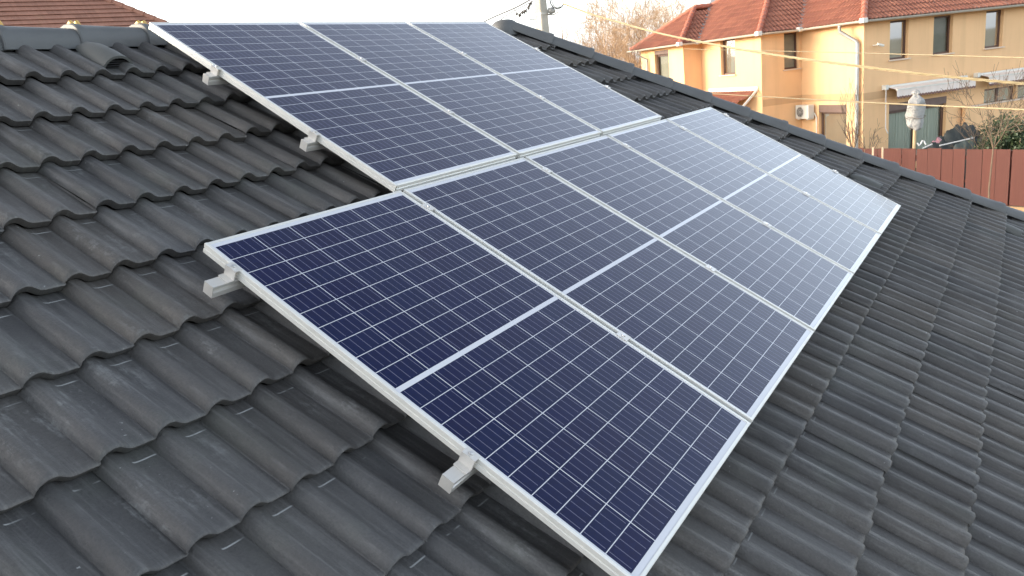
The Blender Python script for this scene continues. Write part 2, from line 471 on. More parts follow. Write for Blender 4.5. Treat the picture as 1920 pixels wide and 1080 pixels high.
tile_field(mb, PE, -HWID, HWID, [LN - .35 * k for k in range(int(LN / .35))], .35, PITCH, .036, .026, lambda u, v, wd: abs(u) - wd < HWID * v / LN, ROLL_LO, seed=5)
h2 = (back - apex).normalized(); n2 = h2.cross(nn); n2 = n2 if n2.dot(ev) > 0 else -n2
n1 = hdir.cross(nn); n1 = n1 if n1.dot(-ev) > 0 else -n1
place(mb.build('hip_end_roof', M['tile'], own, smooth=True, clip=[(apex - hdir * 0, n1), (apex, n2)], fixn=False))
mb = MB()
mb.add([apex, Vector((-4, yr, zr)), Vector((-4, back.y, back.z)), back], [(0, 1, 2, 3)])
place(mb.build('back_roof', M['ridge'], own))
mb = MB()
x0, x1, y0, y1, ze = -3.7, cor.x - .5, cor.y + .5, back.y - .5, cor.z + .2
mb.box(((x0 + x1) / 2, (y0 + y1) / 2, ze / 2), x1 - x0, y1 - y0, ze)
mb.add([(x0, y0 + .1, ze), (x0, y1 - .1, ze), (x0, yr, zr - .1)], [(0, 1, 2)])
place(mb.build('wall', M['cream'], own))
# ridge and hip cover tiles, each a part
def cover_tile(name, L, wa, wb, ha_, hb_, n=9, skirt=.010):
    """half-round cover, axis along x, tapering, with a raised lip at its lower end"""
    mb = MB(); rows = [(-.02, wa, ha_), (L * .5, (wa + wb) / 2, (ha_ + hb_) / 2), (L - .05, wb, hb_), (L - .035, wb + .006, hb_ + .007), (L - .006, wb + .006, hb_ + .007), (L, wb + .001, hb_ + .002), (L, wb - .016, hb_ - .018), (L - .05, wb - .02, hb_ - .02)]
    vs = []
    for x, ww, hh in rows:
        for k in range(n + 1):
            a = math.pi * k / n
            ca, sa = math.cos(a), math.sin(a)
            vs.append((x, math.copysign(abs(ca) ** .85, ca) * ww, sa ** .8 * hh if sa > 1e-6 else 0))
        vs.append((x, ww * -.985, -skirt)); vs.append((x, ww * .985, -skirt))
    st = n + 3; fs = []
    order = [n + 2] + list(range(n + 1)) + [n + 1]
    for j in range(len(rows) - 1):
        for i in range(len(order) - 1):
            a, b = order[i], order[i + 1]
            fs.append((j * st + a, j * st + b, (j + 1) * st + b, (j + 1) * st + a))
    mb.add(vs, fs)
    return mb.build(name, M['ridge'], None, smooth=True, fixn=True)
rt = cover_tile('ridge_tile', .40, .100, .110, .075, .085, skirt=.032)
RBASE = Vector((0, yr, zr - .028))
rg = random.Random(4)
first = True
for k in range(-9, 12):
    u = .385 - .37 + .372 * k
    if u > hip_u(V_RIDGE) - .25: continue
    o = rt if first else rt.copy()
    if not first: col.objects.link(o)
    first = False
    o.parent = own
    # lower (lipped) end to the left
    o.location = Vector((u + .37, yr + rg.uniform(-.004, .004), RBASE.z + rg.uniform(-.003, .003))) - OL
    o.rotation_euler = (0, R(-.8), math.pi + R(rg.uniform(-.5, .5)))
    if -1 < u < 1.4:
        c = MB()
        for dx in (-.016, .016): c.tube([(u + .012 + dx, yr - .022, RBASE.z + .083), (u + .012 + dx, yr - .003, RBASE.z + .101), (u + .012 + dx, yr + .024, RBASE.z + .094)], [.010, .014, .008], 8)
        place(c.build('ridge_clip', M['gold'], own, smooth=True))
ht = cover_tile('hip_tile', .43, .098, .112, .082, .096)
bis = (rn + nn).normalized()
zx = hdir; zz = (bis - zx * bis.dot(zx)).normalized(); zy = zz.cross(zx)
hm = Matrix((zx, zy, zz)).transposed().to_4x4()
nh = int((hb - ha).length / .398) + 2
first = True
for k in range(nh):
    d = .02 + .398 * k
    p = apex + hdir * d + zz * .022
    if p.z < cor.z - .05: break
    o = ht if first else ht.copy()
    if not first: col.objects.link(o)
    first = False
    o.parent = own
    e = hm.to_euler()
    o.rotation_euler = (e.x + R(rg.uniform(-.8, .8)), e.y, e.z + R(rg.uniform(-.4, .4)))
    o.location = p - OL + zz * rg.uniform(-.003, .003)
# rounded starter piece where ridge and hip meet
mb = MB()
vs = []; fs = []; n = 14; ms = 7
for j in range(ms + 1):
    a = math.pi / 2 * j / ms
    for k in range(n):
        b = 2 * math.pi * k / n
        vs.append(apex + Vector((.02, 0, -.01)) + Vector((math.cos(b) * .15 * math.cos(a) ** .7, math.sin(b) * .13 * math.cos(a) ** .7, .105 * math.sin(a) ** .9)))
for j in range(ms):
    for k in range(n):
        fs.append((j * n + k, j * n + (k + 1) % n, (j + 1) * n + (k + 1) % n, (j + 1) * n + k))
mb.add(vs, fs)
mb.add([v - Vector((0, 0, .04)) for v in vs[:n]] + vs[:n], [(k, (k + 1) % n, n + (k + 1) % n, n + k) for k in range(n)])
place(mb.build('hip_starter_tile', M['ridge'], own, smooth=True))
# black roll of underlay closing the gap below the hip covers
mb = MB()
mb.tube([apex - zz * .015, cor - zz * .015], .055, 8)
place(mb.build('hip_underlay', M['black'], own, smooth=True))
# vent tiles: a hood with a louvred mouth
def vent(u, v, wid, ln, hgt):
    mb = MB(); vs = []; fs = []; n = 12; rows = [(0, .50, .25), (.12, .62, .55), (.35, .82, .80), (.7, .95, .95), (1, 1, 1)]
    for x, a_, b_ in rows:
        for k in range(n + 1):
            q = math.pi * k / n
            vs.append(RW(u - math.cos(q) * wid * a_, v + x * ln, H_PAN + .02 + math.sin(q) ** .85 * hgt * b_))
    ro = len(rows)
    for (sc_, dv) in ((.86, 0), (.86, -.045)):
        for k in range(n + 1):
            q = math.pi * k / n
            vs.append(RW(u - math.cos(q) * wid * sc_, v + ln + dv, H_PAN + .02 + math.sin(q) ** .85 * hgt * sc_))
    for j in range(ro + 1):
        for k in range(n):
            a = j * (n + 1) + k
            fs.append((a, a + 1, a + n + 2, a + n + 1))
    mb.add(vs, fs)
    # flat flange around the hood
    mb.add([RW(u - wid * 1.05, v + ln * .2, H_PAN + .026), RW(u + wid * 1.05, v + ln * .2, H_PAN + .026), RW(u + wid * 1.05, v + ln + .02, H_PAN + .036), RW(u - wid * 1.05, v + ln + .02, H_PAN + .036)], [(0, 1, 2, 3)])
    t = place(mb.build('vent_tile', M['vent'], own, smooth=True))
    g = MB()
    for k in range(6):
        hh = .012 + k * hgt * .135; ww = wid * .84 * math.sqrt(max(0, 1 - (hh / (hgt * .9)) ** 2))
        g.sweep([(0, 0), (.016, .004), (.016, .0065), (0, .0025)], RW(u - ww, v + ln - .028, H_PAN + .022 + hh), RW(u + ww, v + ln - .028, H_PAN + .022 + hh), RW(0, 1, 0) - RW(0, 0, 0), rn)
    g.build('grille', M['grille'], t)
    g = MB(); ring = [RW(u - math.cos(math.pi * k / n) * wid * .85, v + ln - .044, H_PAN + .02 + math.sin(math.pi * k / n) ** .85 * hgt * .85) for k in range(n + 1)]
    g.add(ring, [tuple(range(n + 1))]); g.build('mouth', M['black'], t)
vent(.718, -1.85, .082, .285, .088)
vent(5.93, 1.22, .080, .28, .062)
vent(6.90, 2.45, .080, .28, .062)

# ================================================================== SOLAR PANELS
FH = .035
def make_panel():
    root = bpy.data.objects.new('solar_panel', None); link(root)
    # local axes: x along the ridge, y up the slope, z out of the roof; origin at the upper left corner of the face
    X, Y, Z = Vector((1, 0, 0)), Vector((0, 1, 0)), UP
    f = MB()
    # side profile seen from its end: (outward from panel centre, height)
    prof = [(-.011, 0), (-.0012, 0), (0, -.0012), (0, -.0145), (-.0022, -.0165), (-.0022, -.0185), (.0006, -.0205), (.0006, -FH), (-.026, -FH), (-.026, -.033), (-.0035, -.033), (-.0035, -.0062), (-.011, -.0062)]
    W, L = PWID, PL
    f.sweep(prof, (0, -.000, 0), (0, -L, 0), -X, Z)
    f.sweep(prof, (W, 0, 0), (W, -L, 0), X, Z)
    f.sweep([(x, y - .0002) for x, y in prof], (.0106, 0, 0), (W - .0106, 0, 0), Y, Z)
    f.sweep([(x, y - .0002) for x, y in prof], (.0106, -L, 0), (W - .0106, -L, 0), -Y, Z)
    # short ends of the corner blocks
    f.build('frame', M['alu'], root)
    c = MB(); z = -.0028
    uvs = [(.010, .010), (W - .010, .010), (W - .010, L - .010), (.010, L - .010)]
    c.add([(a, -b, z) for a, b in uvs], [(3, 2, 1, 0)], .5, uvs)
    c.build('cell_sheet', M['cells'], root)
    b = MB(); b.add([(.004, -.004, -.0085), (W - .004, -.004, -.0085), (W - .004, -L + .004, -.0085), (.004, -L + .004, -.0085)], [(0, 1, 2, 3)])
    for k in (-.25, 0, .25): b.box((W / 2 + k, -L / 2, -.018), .07, .05, .018)
    b.build('backsheet', M['backsheet'], root)
    return root
proto = make_panel()
GAP = 1.023
U0, VB, H0 = .990, -.0216, .0136
lower = [(k * GAP, 0, 0) for k in range(5)]
upper = [(U0 + k * GAP, VB - PL, H0) for k in range(3)]
plab = ['nearest and darkest solar panel, at the left end of the lower row',
        'solar panel second from the left in the lower row, beside the nearest panel',
        'solar panel in the middle of the lower row of five',
        'pale reflecting solar panel second from the right end of the lower row',
        'palest solar panel, at the far right end of the lower row near the hip',
        'solar panel at the left end of the upper row, reaching to the ridge',
        'solar panel in the middle of the upper row of three',
        'solar panel at the right end of the upper row under the concrete pole']
for i, (u, v, h) in enumerate(lower + upper):
    o = proto if i == 0 else copy_tree(proto)
    o.location = RW(u, v, h); o.rotation_euler = ROOF_ROT
    o['label'] = plab[i]; o['category'] = 'solar panel'; o['group'] = 'solar panels on the dark roof'

# rails and clamps
X, Y, Z = Vector((1, 0, 0)), Vector((0, 1, 0)), UP
def make_rail(name, label, u0, u1, v, h, ends, mids):
    root = thing(name, label, 'rail', RW(u0, v, h), ROOF_ROT, 'aluminium mounting rails under the panels')
    L = u1 - u0; t = -FH - .0015
    prof = [(-.021, t), (.021, t), (.021, t - .009), (.012, t - .012), (.012, t - .021), (.021, t - .024), (.021, t - .042), (-.021, t - .042), (-.021, t - .024), (-.012, t - .021), (-.012, t - .012), (-.021, t - .009)]
    m = MB(); m.sweep(prof, (0, 0, 0), (L, 0, 0), Y, Z)
    # closing cap on the free end
    m.box((-.0015, 0, t - .0205), .004, .0425, .0425)
    m.build('rail_profile', M['rail'], root)
    for (ue, s) in ends:                          # end clamps: plate over the frame, leg down to the rail, foot
        x = ue - u0; c = MB()
        pr = [(.010, .003), (-.020, .003), (-.020, t + .004), (-.042, t + .004), (-.042, t + .0005), (-.0165, t + .0005), (-.0165, -.0005), (.010, -.0005)]
        c.sweep([(-px if s > 0 else px, py) for px, py in pr], (x, -.024, 0), (x, .024, 0), X, Z)
        e = c.build('end_clamp', M['rail'], root)
        b = MB(); bx = x + (.006 if s > 0 else -.006)
        b.tube([(bx, 0, .003), (bx, 0, .009)], [.0085, .0075], 10); b.tube([(bx, 0, .009), (bx, 0, .0105)], .005, 6)
        b.build('bolt', M['steel'], e, smooth=True)
    for um in mids:
        x = um - u0; c = MB()
        c.box((x, 0, .0022), .043, .050, .0034)
        c.box((x, 0, -.012), .012, .050, .024)
        e = c.build('mid_clamp', M['rail'], root)
        b = MB(); b.tube([(x, 0, .004), (x, 0, .0095)], [.0085, .0075], 10)
        b.build('bolt', M['steel'], e, smooth=True)
    # hooks that carry the rail from between the tiles
    for k in range(int(L / 1.0) + 1):
        x = .35 + k * 1.0
        if x > L: break
        hk = MB()
        hk.sweep([(-.033, t - .036), (-.027, t - .036), (-.027, t - .103), (.13, t - .103), (.13, t - .109), (-.033, t - .109)], (x - .015, 0, 0), (x + .015, 0, 0), Y, Z)
        hk.build('roof_hook', M['steel'], root)
    return root
EL = 4 * GAP + PWID
lm = [k * GAP + PWID + (GAP - PWID) / 2 for k in range(4)]
um_ = [U0 + k * GAP + PWID + (GAP - PWID) / 2 for k in range(2)]
make_rail('mounting_rail', 'lower rail of the lower panel row, its end jutting out near the photo\'s bottom edge', -.092, EL + .06, 1.165, 0, [(0, -1), (EL, 1)], lm)
make_rail('mounting_rail', 'upper rail of the lower panel row, jutting out by the nearest panel\'s top corner', -.092, EL + .06, .155, 0, [(0, -1), (EL, 1)], lm)
make_rail('mounting_rail', 'lower rail of the upper panel row, its stub end halfway down the cream frame', U0 - .058, U0 + 2 * GAP + PWID + .06, -.522, H0, [(U0, -1), (U0 + 2 * GAP + PWID, 1)], um_)
make_rail('mounting_rail', 'upper rail of the upper panel row, the stub end closest to the ridge', U0 - .058, U0 + 2 * GAP + PWID + .06, -1.21, H0, [(U0, -1), (U0 + 2 * GAP + PWID, 1)], um_)

# ================================================================== OCHRE HOUSE
oh = thing('house', 'two storey ochre rendered house with staggered walls under a red tiled roof', 'house', HO)
HL = oh.location.copy()
def hp(o): o.location = -HL; return o
ZW = 5.93
def wall_panel(mb, p0, d, length, z0, z1, holes, nrm, depth=.2):
    """wall face with openings (a0, a1, zb, zt) along d; reveals go inwards"""
    xs = sorted(set([0, length] + [h[0] for h in holes] + [h[1] for h in holes]))
    zs = sorted(set([z0, z1] + [h[2] for h in holes] + [h[3] for h in holes]))
    def pt(a, z, k=0): return p0 + d * a + UP * z - nrm * k
    for i in range(len(xs) - 1):
        for j in range(len(zs) - 1):
            ca, cz = (xs[i] + xs[i + 1]) / 2, (zs[j] + zs[j + 1]) / 2
            if any(h[0] < ca < h[1] and h[2] < cz < h[3] for h in holes): continue
            mb.add([pt(xs[i], zs[j]), pt(xs[i + 1], zs[j]), pt(xs[i + 1], zs[j + 1]), pt(xs[i], zs[j + 1])], [(0, 1, 2, 3)])
    for a0, a1, zb, zt in [h[:4] for h in holes]:
        r = [(a0, zb), (a1, zb), (a1, zt), (a0, zt)]
        for k in range(4):
            p, q = r[k], r[(k + 1) % 4]
            mb.add([pt(*p), pt(*q), pt(*q, depth), pt(*p, depth)], [(0, 1, 2, 3)])
def window(p0, d, nrm, a0, a1, zb, zt, leaves=1, curtain='blind', depth=.2, sill=True, kind='window', shutter=0, bar=.07):
    def P(a, z, k): return p0 + d * a + UP * z - nrm * k
    f = MB(); ax = (d, nrm, UP); kd = depth - .03
    if shutter:
        s = MB(); s.box(P((a0 + a1) / 2, zt - shutter / 2, depth - .10), a1 - a0 - .004, .19, shutter - .004, ax)
        zt2 = zt - shutter
    else: zt2 = zt
    f.box(P((a0 + a1) / 2, zb + bar / 2, kd), a1 - a0 - .004, .06, bar, ax); f.box(P((a0 + a1) / 2, zt2 - bar / 2, kd), a1 - a0 - .004, .06, bar, ax)
    step = (a1 - a0) / leaves
    for k in range(leaves + 1):
        aa = min(max(a0 + k * step, a0 + bar / 2 + .002), a1 - bar / 2 - .002)
        wd_ = bar if k in (0, leaves) else bar * 1.7
        f.box(P(aa, (zb + zt2) / 2, kd), wd_, .056, zt2 - zb - 2 * bar, ax)
    fr = hp(f.build(kind, M['brown'], oh))
    g_ = MB(); g_.add([P(a0 + .03, zb + .03, kd), P(a1 - .03, zb + .03, kd), P(a1 - .03, zt2 - .03, kd), P(a0 + .03, zt2 - .03, kd)], [(0, 1, 2, 3)])
    g_.build('pane', M['glass'], fr)
    cu = MB(); n = max(8, int((a1 - a0) / .05)); vs = []
    for k in range(n + 1):
        a = a0 + .02 + (a1 - a0 - .04) * k / n
        off = depth + .055 + (.03 * math.sin(k * 1.9) if curtain == 'curtain' else 0)
        vs += [P(a, zb, off), P(a, zt2, off)]
    cu.add(vs, [(2 * k, 2 * k + 2, 2 * k + 3, 2 * k + 1) for k in range(n)])
    cu.build('curtain', M[curtain], fr, smooth=True)
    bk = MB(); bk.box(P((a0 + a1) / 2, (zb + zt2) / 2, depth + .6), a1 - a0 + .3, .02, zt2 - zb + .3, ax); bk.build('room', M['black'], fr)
    if shutter: s.build('shutter_box', M['shutter'], fr)
    if sill:
        s = MB(); s.box(P((a0 + a1) / 2, zb - .026, -.03), a1 - a0 + .12, .12, .045, ax); s.build('sill', M['sill'], fr)
    return fr
NF, NS = -HA, -HB                                  # outward normals of the front and the side faces
TB = 11.75
w_ = MB()
# segments: (start point, direction, length, normal, openings)
F1 = [(1.24, 2.14, 4.34, 5.76), (3.39, 4.36, 4.34, 5.76), (6.08, 7.02, 4.34, 5.76), (1.27, 4.19, .25, 2.68), (6.19, 7.95, 2.02, 2.72), (8.05, 10.4, .3, 2.72)]
S1 = [(.86, 2.44, .9, 2.80)]
F2 = [(-.87 + 2.0, -.14 + 2.0, 4.34, 5.79)]
S2 = [(5.24 - 3.46, 6.31 - 3.46, 4.34, 5.83)]
S3 = [(9.12 - 7.83, 10.42 - 7.83, 3.4, 5.72)]
segs = [(HW(0, 0, 0), HB, 14, NF, F1), (HW(0, 0, 0), HA, 3.46, NS, S1), (HW(-2, 3.46, 0), HB, 2.0, NF, F2), (HW(-2, 3.46, 0), HA, 4.37, NS, S2), (HW(-2.95, 7.83, 0), HB, .95, NF, []), (HW(-2.95, 7.83, 0), HA, TB - 7.83, NS, S3)]
for p0, d, L, nr, ho in segs: wall_panel(w_, p0, d, L, 0, ZW, ho, nr)
w_.add([HW(-2.95, TB, 0), HW(14, TB, 0), HW(14, TB, ZW), HW(-2.95, TB, ZW)], [(0, 1, 2, 3)])
w_.add([HW(14, 0, 0), HW(14, TB, 0), HW(14, TB, ZW), HW(14, 0, ZW)], [(0, 1, 2, 3)])
hp(w_.build('wall', M['ochre'], oh, fixn=False))
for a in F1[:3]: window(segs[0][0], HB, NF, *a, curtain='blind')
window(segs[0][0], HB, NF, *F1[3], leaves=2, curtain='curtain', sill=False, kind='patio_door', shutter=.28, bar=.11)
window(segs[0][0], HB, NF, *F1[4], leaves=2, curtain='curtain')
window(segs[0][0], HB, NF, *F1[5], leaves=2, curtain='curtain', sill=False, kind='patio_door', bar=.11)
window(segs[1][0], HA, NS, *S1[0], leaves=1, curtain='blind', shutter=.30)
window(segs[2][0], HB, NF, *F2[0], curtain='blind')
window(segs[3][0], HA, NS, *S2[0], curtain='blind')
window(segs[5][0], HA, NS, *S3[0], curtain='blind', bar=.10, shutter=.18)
# darker painted band between the storeys
bd = MB()
def band(s0, t0, d, L, nr): bd.box(HW(s0, t0, 3.085) + d * (L / 2) + nr * .002, L, .008, .28, (d, nr, UP))
band(-.0, 0, HB, 5.5, NF); band(0, 0, HA, 3.46, NS); band(-2, 3.46, HB, 2.0, NF)
hp(bd.build('string_course', M['ochreband'], oh))
# roof blocks
ZE, PT_ = 5.88, .70; OV = .38
blocks = [(0, 0, 14.4), (-2.0, 3.46, 4), (-2.95, 7.83, 0)]
roofm = MB(); cl = math.sqrt(1 + PT_ * PT_)
def roof_plane(p0, along, inward, u0, u1, depth, c0, c1, seed):
    """tiled slope: eave starts at p0, runs along, rises inward; c0/c1 = hip at either end"""
    m = MB(); dn_ = (-inward - UP * PT_) / cl; nr = (UP - inward * PT_).normalized()
    nr = (nr - dn_ * nr.dot(dn_)).normalized()
    sl = depth * cl
    top = p0 + inward * depth + UP * (PT_ * depth)
    def P(u, v, h): return top + along * u + dn_ * v + nr * h
    def inside(u, v, wd):
        d = (sl - v) / cl
        return (not c0 or u + wd > u0 + d - .4) and (not c1 or u - wd < u1 - d + .4)
    ed = [sl - .36 * k for k in range(int(sl / .36))]
    tile_field(m, P, u0, u1, ed, .36, .20, .05, .035, inside, ROLL_LO, .025, seed, .8)
    clip = []
    q0 = p0 + along * u0; q1 = p0 + along * u1
    clip.append((q0, (inward - along).normalized() if c0 else -along))
    clip.append((q1, (inward + along).normalized() if c1 else along))
    m2 = MB()
    hp(m.build('roof', M['redtile'], oh, smooth=True, clip=clip, fixn=False))
for i, (s, t, send) in enumerate(blocks):
    s0, t0 = s - OV, t - OV; tb = TB + OV - .02 * i; dep = (tb - t0) / 2
    fl = [9.5, 8, 7][i]
    roof_plane(HW(s0, t0, ZE), HB, HA, 0, [14.8, 8, 6][i], min(dep, 6.2), True, False, 20 + i)
    roof_plane(HW(s0, t0, ZE), HA, HB, 0, tb - t0, min(dep, 6.2), True, True, 30 + i)
    m = MB(); m.add([HW(s0, tb, ZE), HW(14.4, tb, ZE), HW(14.4, tb - dep, ZE + PT_ * dep), HW(s0 + dep, tb - dep, ZE + PT_ * dep)], [(0, 1, 2, 3)])
    hp(m.build('back_roof', M['redridge'], oh))
    # hip and ridge covers: rounded pieces
    def covers(a, b):
        m = MB()
        L = (b - a).length; k = int(L / .36); dd = (b - a).normalized()
        for j in range(k):
            p = a + dd * (.36 * j); m.tube([p, p + dd * .34, p + dd * .37], [.13, .105, .10], 10, cap=True)
        hp(m.build('ridge_capping', M['redridge'], oh, smooth=True))
    covers(HW(s0, t0, ZE + .03), HW(s0 + dep, t0 + dep, ZE + PT_ * dep + .03))
    covers(HW(s0, tb, ZE + .03), HW(s0 + dep, tb - dep, ZE + PT_ * dep + .03))
    covers(HW(s0 + dep, t0 + dep, ZE + PT_ * dep + .04), HW(s0 + dep + [4, 5, 1.2][i], t0 + dep, ZE + PT_ * dep + .04))
# valleys
m = MB()
for (sv, tv) in ((0 - OV, 3.46 - OV), (-2.0 - OV, 7.83 - OV)):
    L = 6
    d1 = (HB + HA + UP * PT_); a = HW(sv, tv, ZE + .055)
    wv = (HB - HA).normalized() * .13
    m.add([a - wv, a + wv, a + wv + d1 * L, a - wv + d1 * L], [(0, 1, 2, 3)])
    m.add([a - wv, a + wv, a - UP * .12], [(0, 1, 2)])
hp(m.build('valley_flashing', M['lead'], oh))
# soffits
m = MB()
def soff(s0, t0, s1, t1): m.add([HW(s0, t0, ZE - .03), HW(s1, t0, ZE - .03), HW(s1, t1, ZE - .03), HW(s0, t1, ZE - .03)], [(0, 1, 2, 3)])
soff(-OV, -OV, 14.4, .05); soff(-OV, .05, .05, 3.46 - OV); soff(-2 - OV, 3.46 - OV, .05, 3.46 + .05); soff(-2 - OV, 3.51, -1.95, 7.83 - OV); soff(-2.95 - OV, 7.83 - OV, -1.95, 7.88); soff(-2.95 - OV, 7.88, -2.9, TB + OV)
hp(m.build('soffit', M['ochreband'], oh))
# gutters with square corner pieces
m = MB(); G = .085; gz = ZE - .0
gp = [(-OV - G, -OV - G), (-OV - G, 3.46 - OV - G), (-2 - OV - G, 3.46 - OV - G), (-2 - OV - G, 7.83 - OV - G), (-2.95 - OV - G, 7.83 - OV - G), (-2.95 - OV - G, TB + OV + .1)]
pts = [HW(14.4, -OV - G, gz)] + [HW(a, b, gz) for a, b in gp]
for a, b in zip(pts[:-1], pts[1:]):
    d = (b - a).normalized(); sd_ = d.cross(UP)
    prof = [(math.cos(math.pi + math.pi * k / 10) * .078, math.sin(math.pi + math.pi * k / 10) * .085) for k in range(11)]
    prof += [(x * .86, y * .86) for x, y in prof[::-1]]
    m.sweep(prof, a, b, sd_, UP)
hp(m.build('gutter', M['gutter'], oh, smooth=True))
for p in pts[1:-1]:
    m = MB(); m.box(p - UP * .01, .22, .22, .18, (HB, HA, UP)); hp(m.build('gutter_corner', M['whitebox'], oh, bevel=.02))
m = MB()
q = HW(-OV - G, .75, gz - .08)
m.tube([q, q - UP * .22, HW(-.14, .24, gz - .72), HW(-.12, .19, gz - .82), HW(-.12, .19, .05)], .075, 10)
hp(m.build('downpipe', M['pipe'], oh, smooth=True))
m = MB()
q = HW(-2.95 - OV - G, 11.3, gz - .06)
m.tube([q, q - UP * .2, HW(-3.05, 11.0, gz - .5), HW(-3.05, 11.0, 1)], .055, 10)
hp(m.build('downpipe', M['pipe'], oh, smooth=True))
# awnings (rolled half out) with scalloped valance
def awning(s0, s1, zt, crank):
    a = MB(); n = int((s1 - s0) / .14); out = .55; dz = .10
    a.add([HW(s0, -.10, zt), HW(s1, -.10, zt), HW(s1, -out, zt - dz), HW(s0, -out, zt - dz)], [(0, 1, 2, 3)])
    a.add([HW(s0, -.10, zt - .012), HW(s1, -.10, zt - .012), HW(s1, -out, zt - dz - .012), HW(s0, -out, zt - dz - .012)], [(0, 1, 2, 3)])
    vs = []
    for k in range(2 * n + 1):
        s = s0 + (s1 - s0) * k / (2 * n); sag = .03 * (k % 2)
        vs += [HW(s, -out - .004 - .006 * math.sin(k * 1.3), zt - dz), HW(s, -out - .01 - .014 * math.sin(k * 1.3), zt - dz - .27 - sag)]
    a.add(vs, [(2 * k, 2 * k + 2, 2 * k + 3, 2 * k + 1) for k in range(2 * n)])
    fab = hp(a.build('awning', M['awning'], oh, fixn=False))
    h = MB(); vs = []
    for k in range(2 * n + 1):
        s = s0 + (s1 - s0) * k / (2 * n); sag = .03 * (k % 2)
        vs += [HW(s, -out - .018 - .014 * math.sin(k * 1.3), zt - dz - .25 - sag), HW(s, -out - .018 - .014 * math.sin(k * 1.3), zt - dz - .325 - sag)]
    h.add(vs, [(2 * k, 2 * k + 2, 2 * k + 3, 2 * k + 1) for k in range(2 * n)])
    h.build('hem', M['awnrib'], fab, fixn=False)
    b = MB(); b.tube([HW(s0 - .15, -.10, zt + .0), HW(s1 + .02, -.10, zt + .0)], .065, 10)
    b.box(HW(s0 - .12, -.10, zt), .14, .2, .18, (HB, HA, UP)); b.box(HW((s0 + s1) / 2, -out, zt - dz - .01), s1 - s0, .05, .05, (HB, HA, UP))
    for s in (s0 + .3, s1 - .3): b.tube([HW(s, -.1, zt - .06), HW(s + .3, -out * .6, zt - .14), HW(s, -out, zt - dz - .02)], .02, 6)
    b.build('roller', M['whitebox'], fab, smooth=True)
    if crank:
        c = MB(); c.tube([HW(s0 - .14, -.16, zt - .08), HW(s0 - .14, -.18, zt - 1.55)], .016, 6); c.tube([HW(s0 - .14, -.18, zt - 1.55), HW(s0 - .06, -.22, zt - 1.75)], .016, 6)
        c.build('crank_rod', M['whitecloth'], fab)
awning(1.08, 5.05, 3.34, True)
awning(5.75, 10.5, 3.34, False)
# lean-to canopy over the side entrance
m = MB()
lt = [HW(-2.0, 3.75, 3.60), HW(-2.0, 7.3, 3.60), HW(-3.3, 7.3, 2.85), HW(-3.3, 3.2, 2.85)]
ld = (lt[3] - lt[0]); lnr = HA.cross((HB * -1.3 - UP * .75).normalized()); lnr = lnr if lnr.z > 0 else -lnr
ldn = (HB * -1.3 - UP * .75).normalized()
tile_field(m, lambda u, v, h: HW(-2.0, 3.2, 3.60) + HA * u + ldn * v + lnr * h, 0, 4.2, [1.5 - .36 * k for k in range(4)], .36, .2, .05, .035, lambda u, v, wd: True, ROLL_LO, .025, 77, .8)
hp(m.build('lean_to_roof', M['redtile'], oh, smooth=True, clip=[(HW(-2.0, 3.75, 0), -(HA * 1.3 - HB * -.55).normalized() if False else (-HA - HB * .42).normalized())], fixn=False))
m = MB()
m.box(HW(-2.03, 5.5, 3.70), .02, 3.6, .16, (HB, HA, UP))
m.tube([HW(-2.02, 3.73, 3.66), HW(-3.3, 3.2 + .53 * 0 + .0, 2.95)], .05, 6)
hp(m.build('canopy_flashing', M['whitebox'], oh))
# air conditioner on the side wall
m = MB(); m.box(HW(-.22, 3.02, 2.55), .30, .80, .56, (HB, HA, UP))
ac = hp(m.build('air_conditioner', M['whitebox'], oh, bevel=.02))
m = MB()
ctr = HW(-.376, 3.13, 2.55)
for rr in (.06, .12, .18, .215): m.tube([ctr + HA * (math.cos(q * math.pi / 12) * rr) + UP * (math.sin(q * math.pi / 12) * rr) for q in range(25)], .008, 5, cap=False)
for q in range(8): m.tube([ctr, ctr + HA * (math.cos(q * math.pi / 4) * .215) + UP * (math.sin(q * math.pi / 4) * .215)], .006, 5)
m.build('fan_grille', M['whitebox'], ac)
m = MB(); m.tube([ctr + HB * .002, ctr - HB * .004], .205, 24); m.build('fan', M['fan'], ac)
m = MB()
for t in (2.75, 3.3): m.box(HW(-.17, t, 2.24), .34, .04, .04, (HB, HA, UP))
m.tube([HW(-.1, 2.6, 2.5), HW(-.06, 2.5, 2.3), HW(-.05, 2.5, .5)], .025, 6)
m.build('bracket', M['whitebox'], ac)
# security camera on its arm
m = MB(); p = HW(.42, -.05, 4.95)
m.tube([p + HA * .05, p - HA * .12, p - HA * .16 + HB * .05], .014, 6)
m.tube([p - HA * .18 + HB * .0 + UP * .03, p - HA * .24 + HB * .24 - UP * .05], .05, 10)
hp(m.build('security_camera', M['whitebox'], oh, smooth=True))
# low terrace wall in front of the right-hand window
m = MB(); m.box(HW(7.95, -.16, 1.07), 6.0, .16, 2.10, (HB, HA, UP))
tw = tag(m.build('terrace_wall', M['ochre'], None, loc=HW(7.95, -.16, 0)), 'low ochre terrace wall with a pale coping standing before the right hand window', 'wall')
m = MB(); m.box(HW(7.95, -.16, 2.145) - HW(7.95, -.16, 0), 6.1, .24, .05, (HB, HA, UP)); m.build('coping', M['sill'], tw)

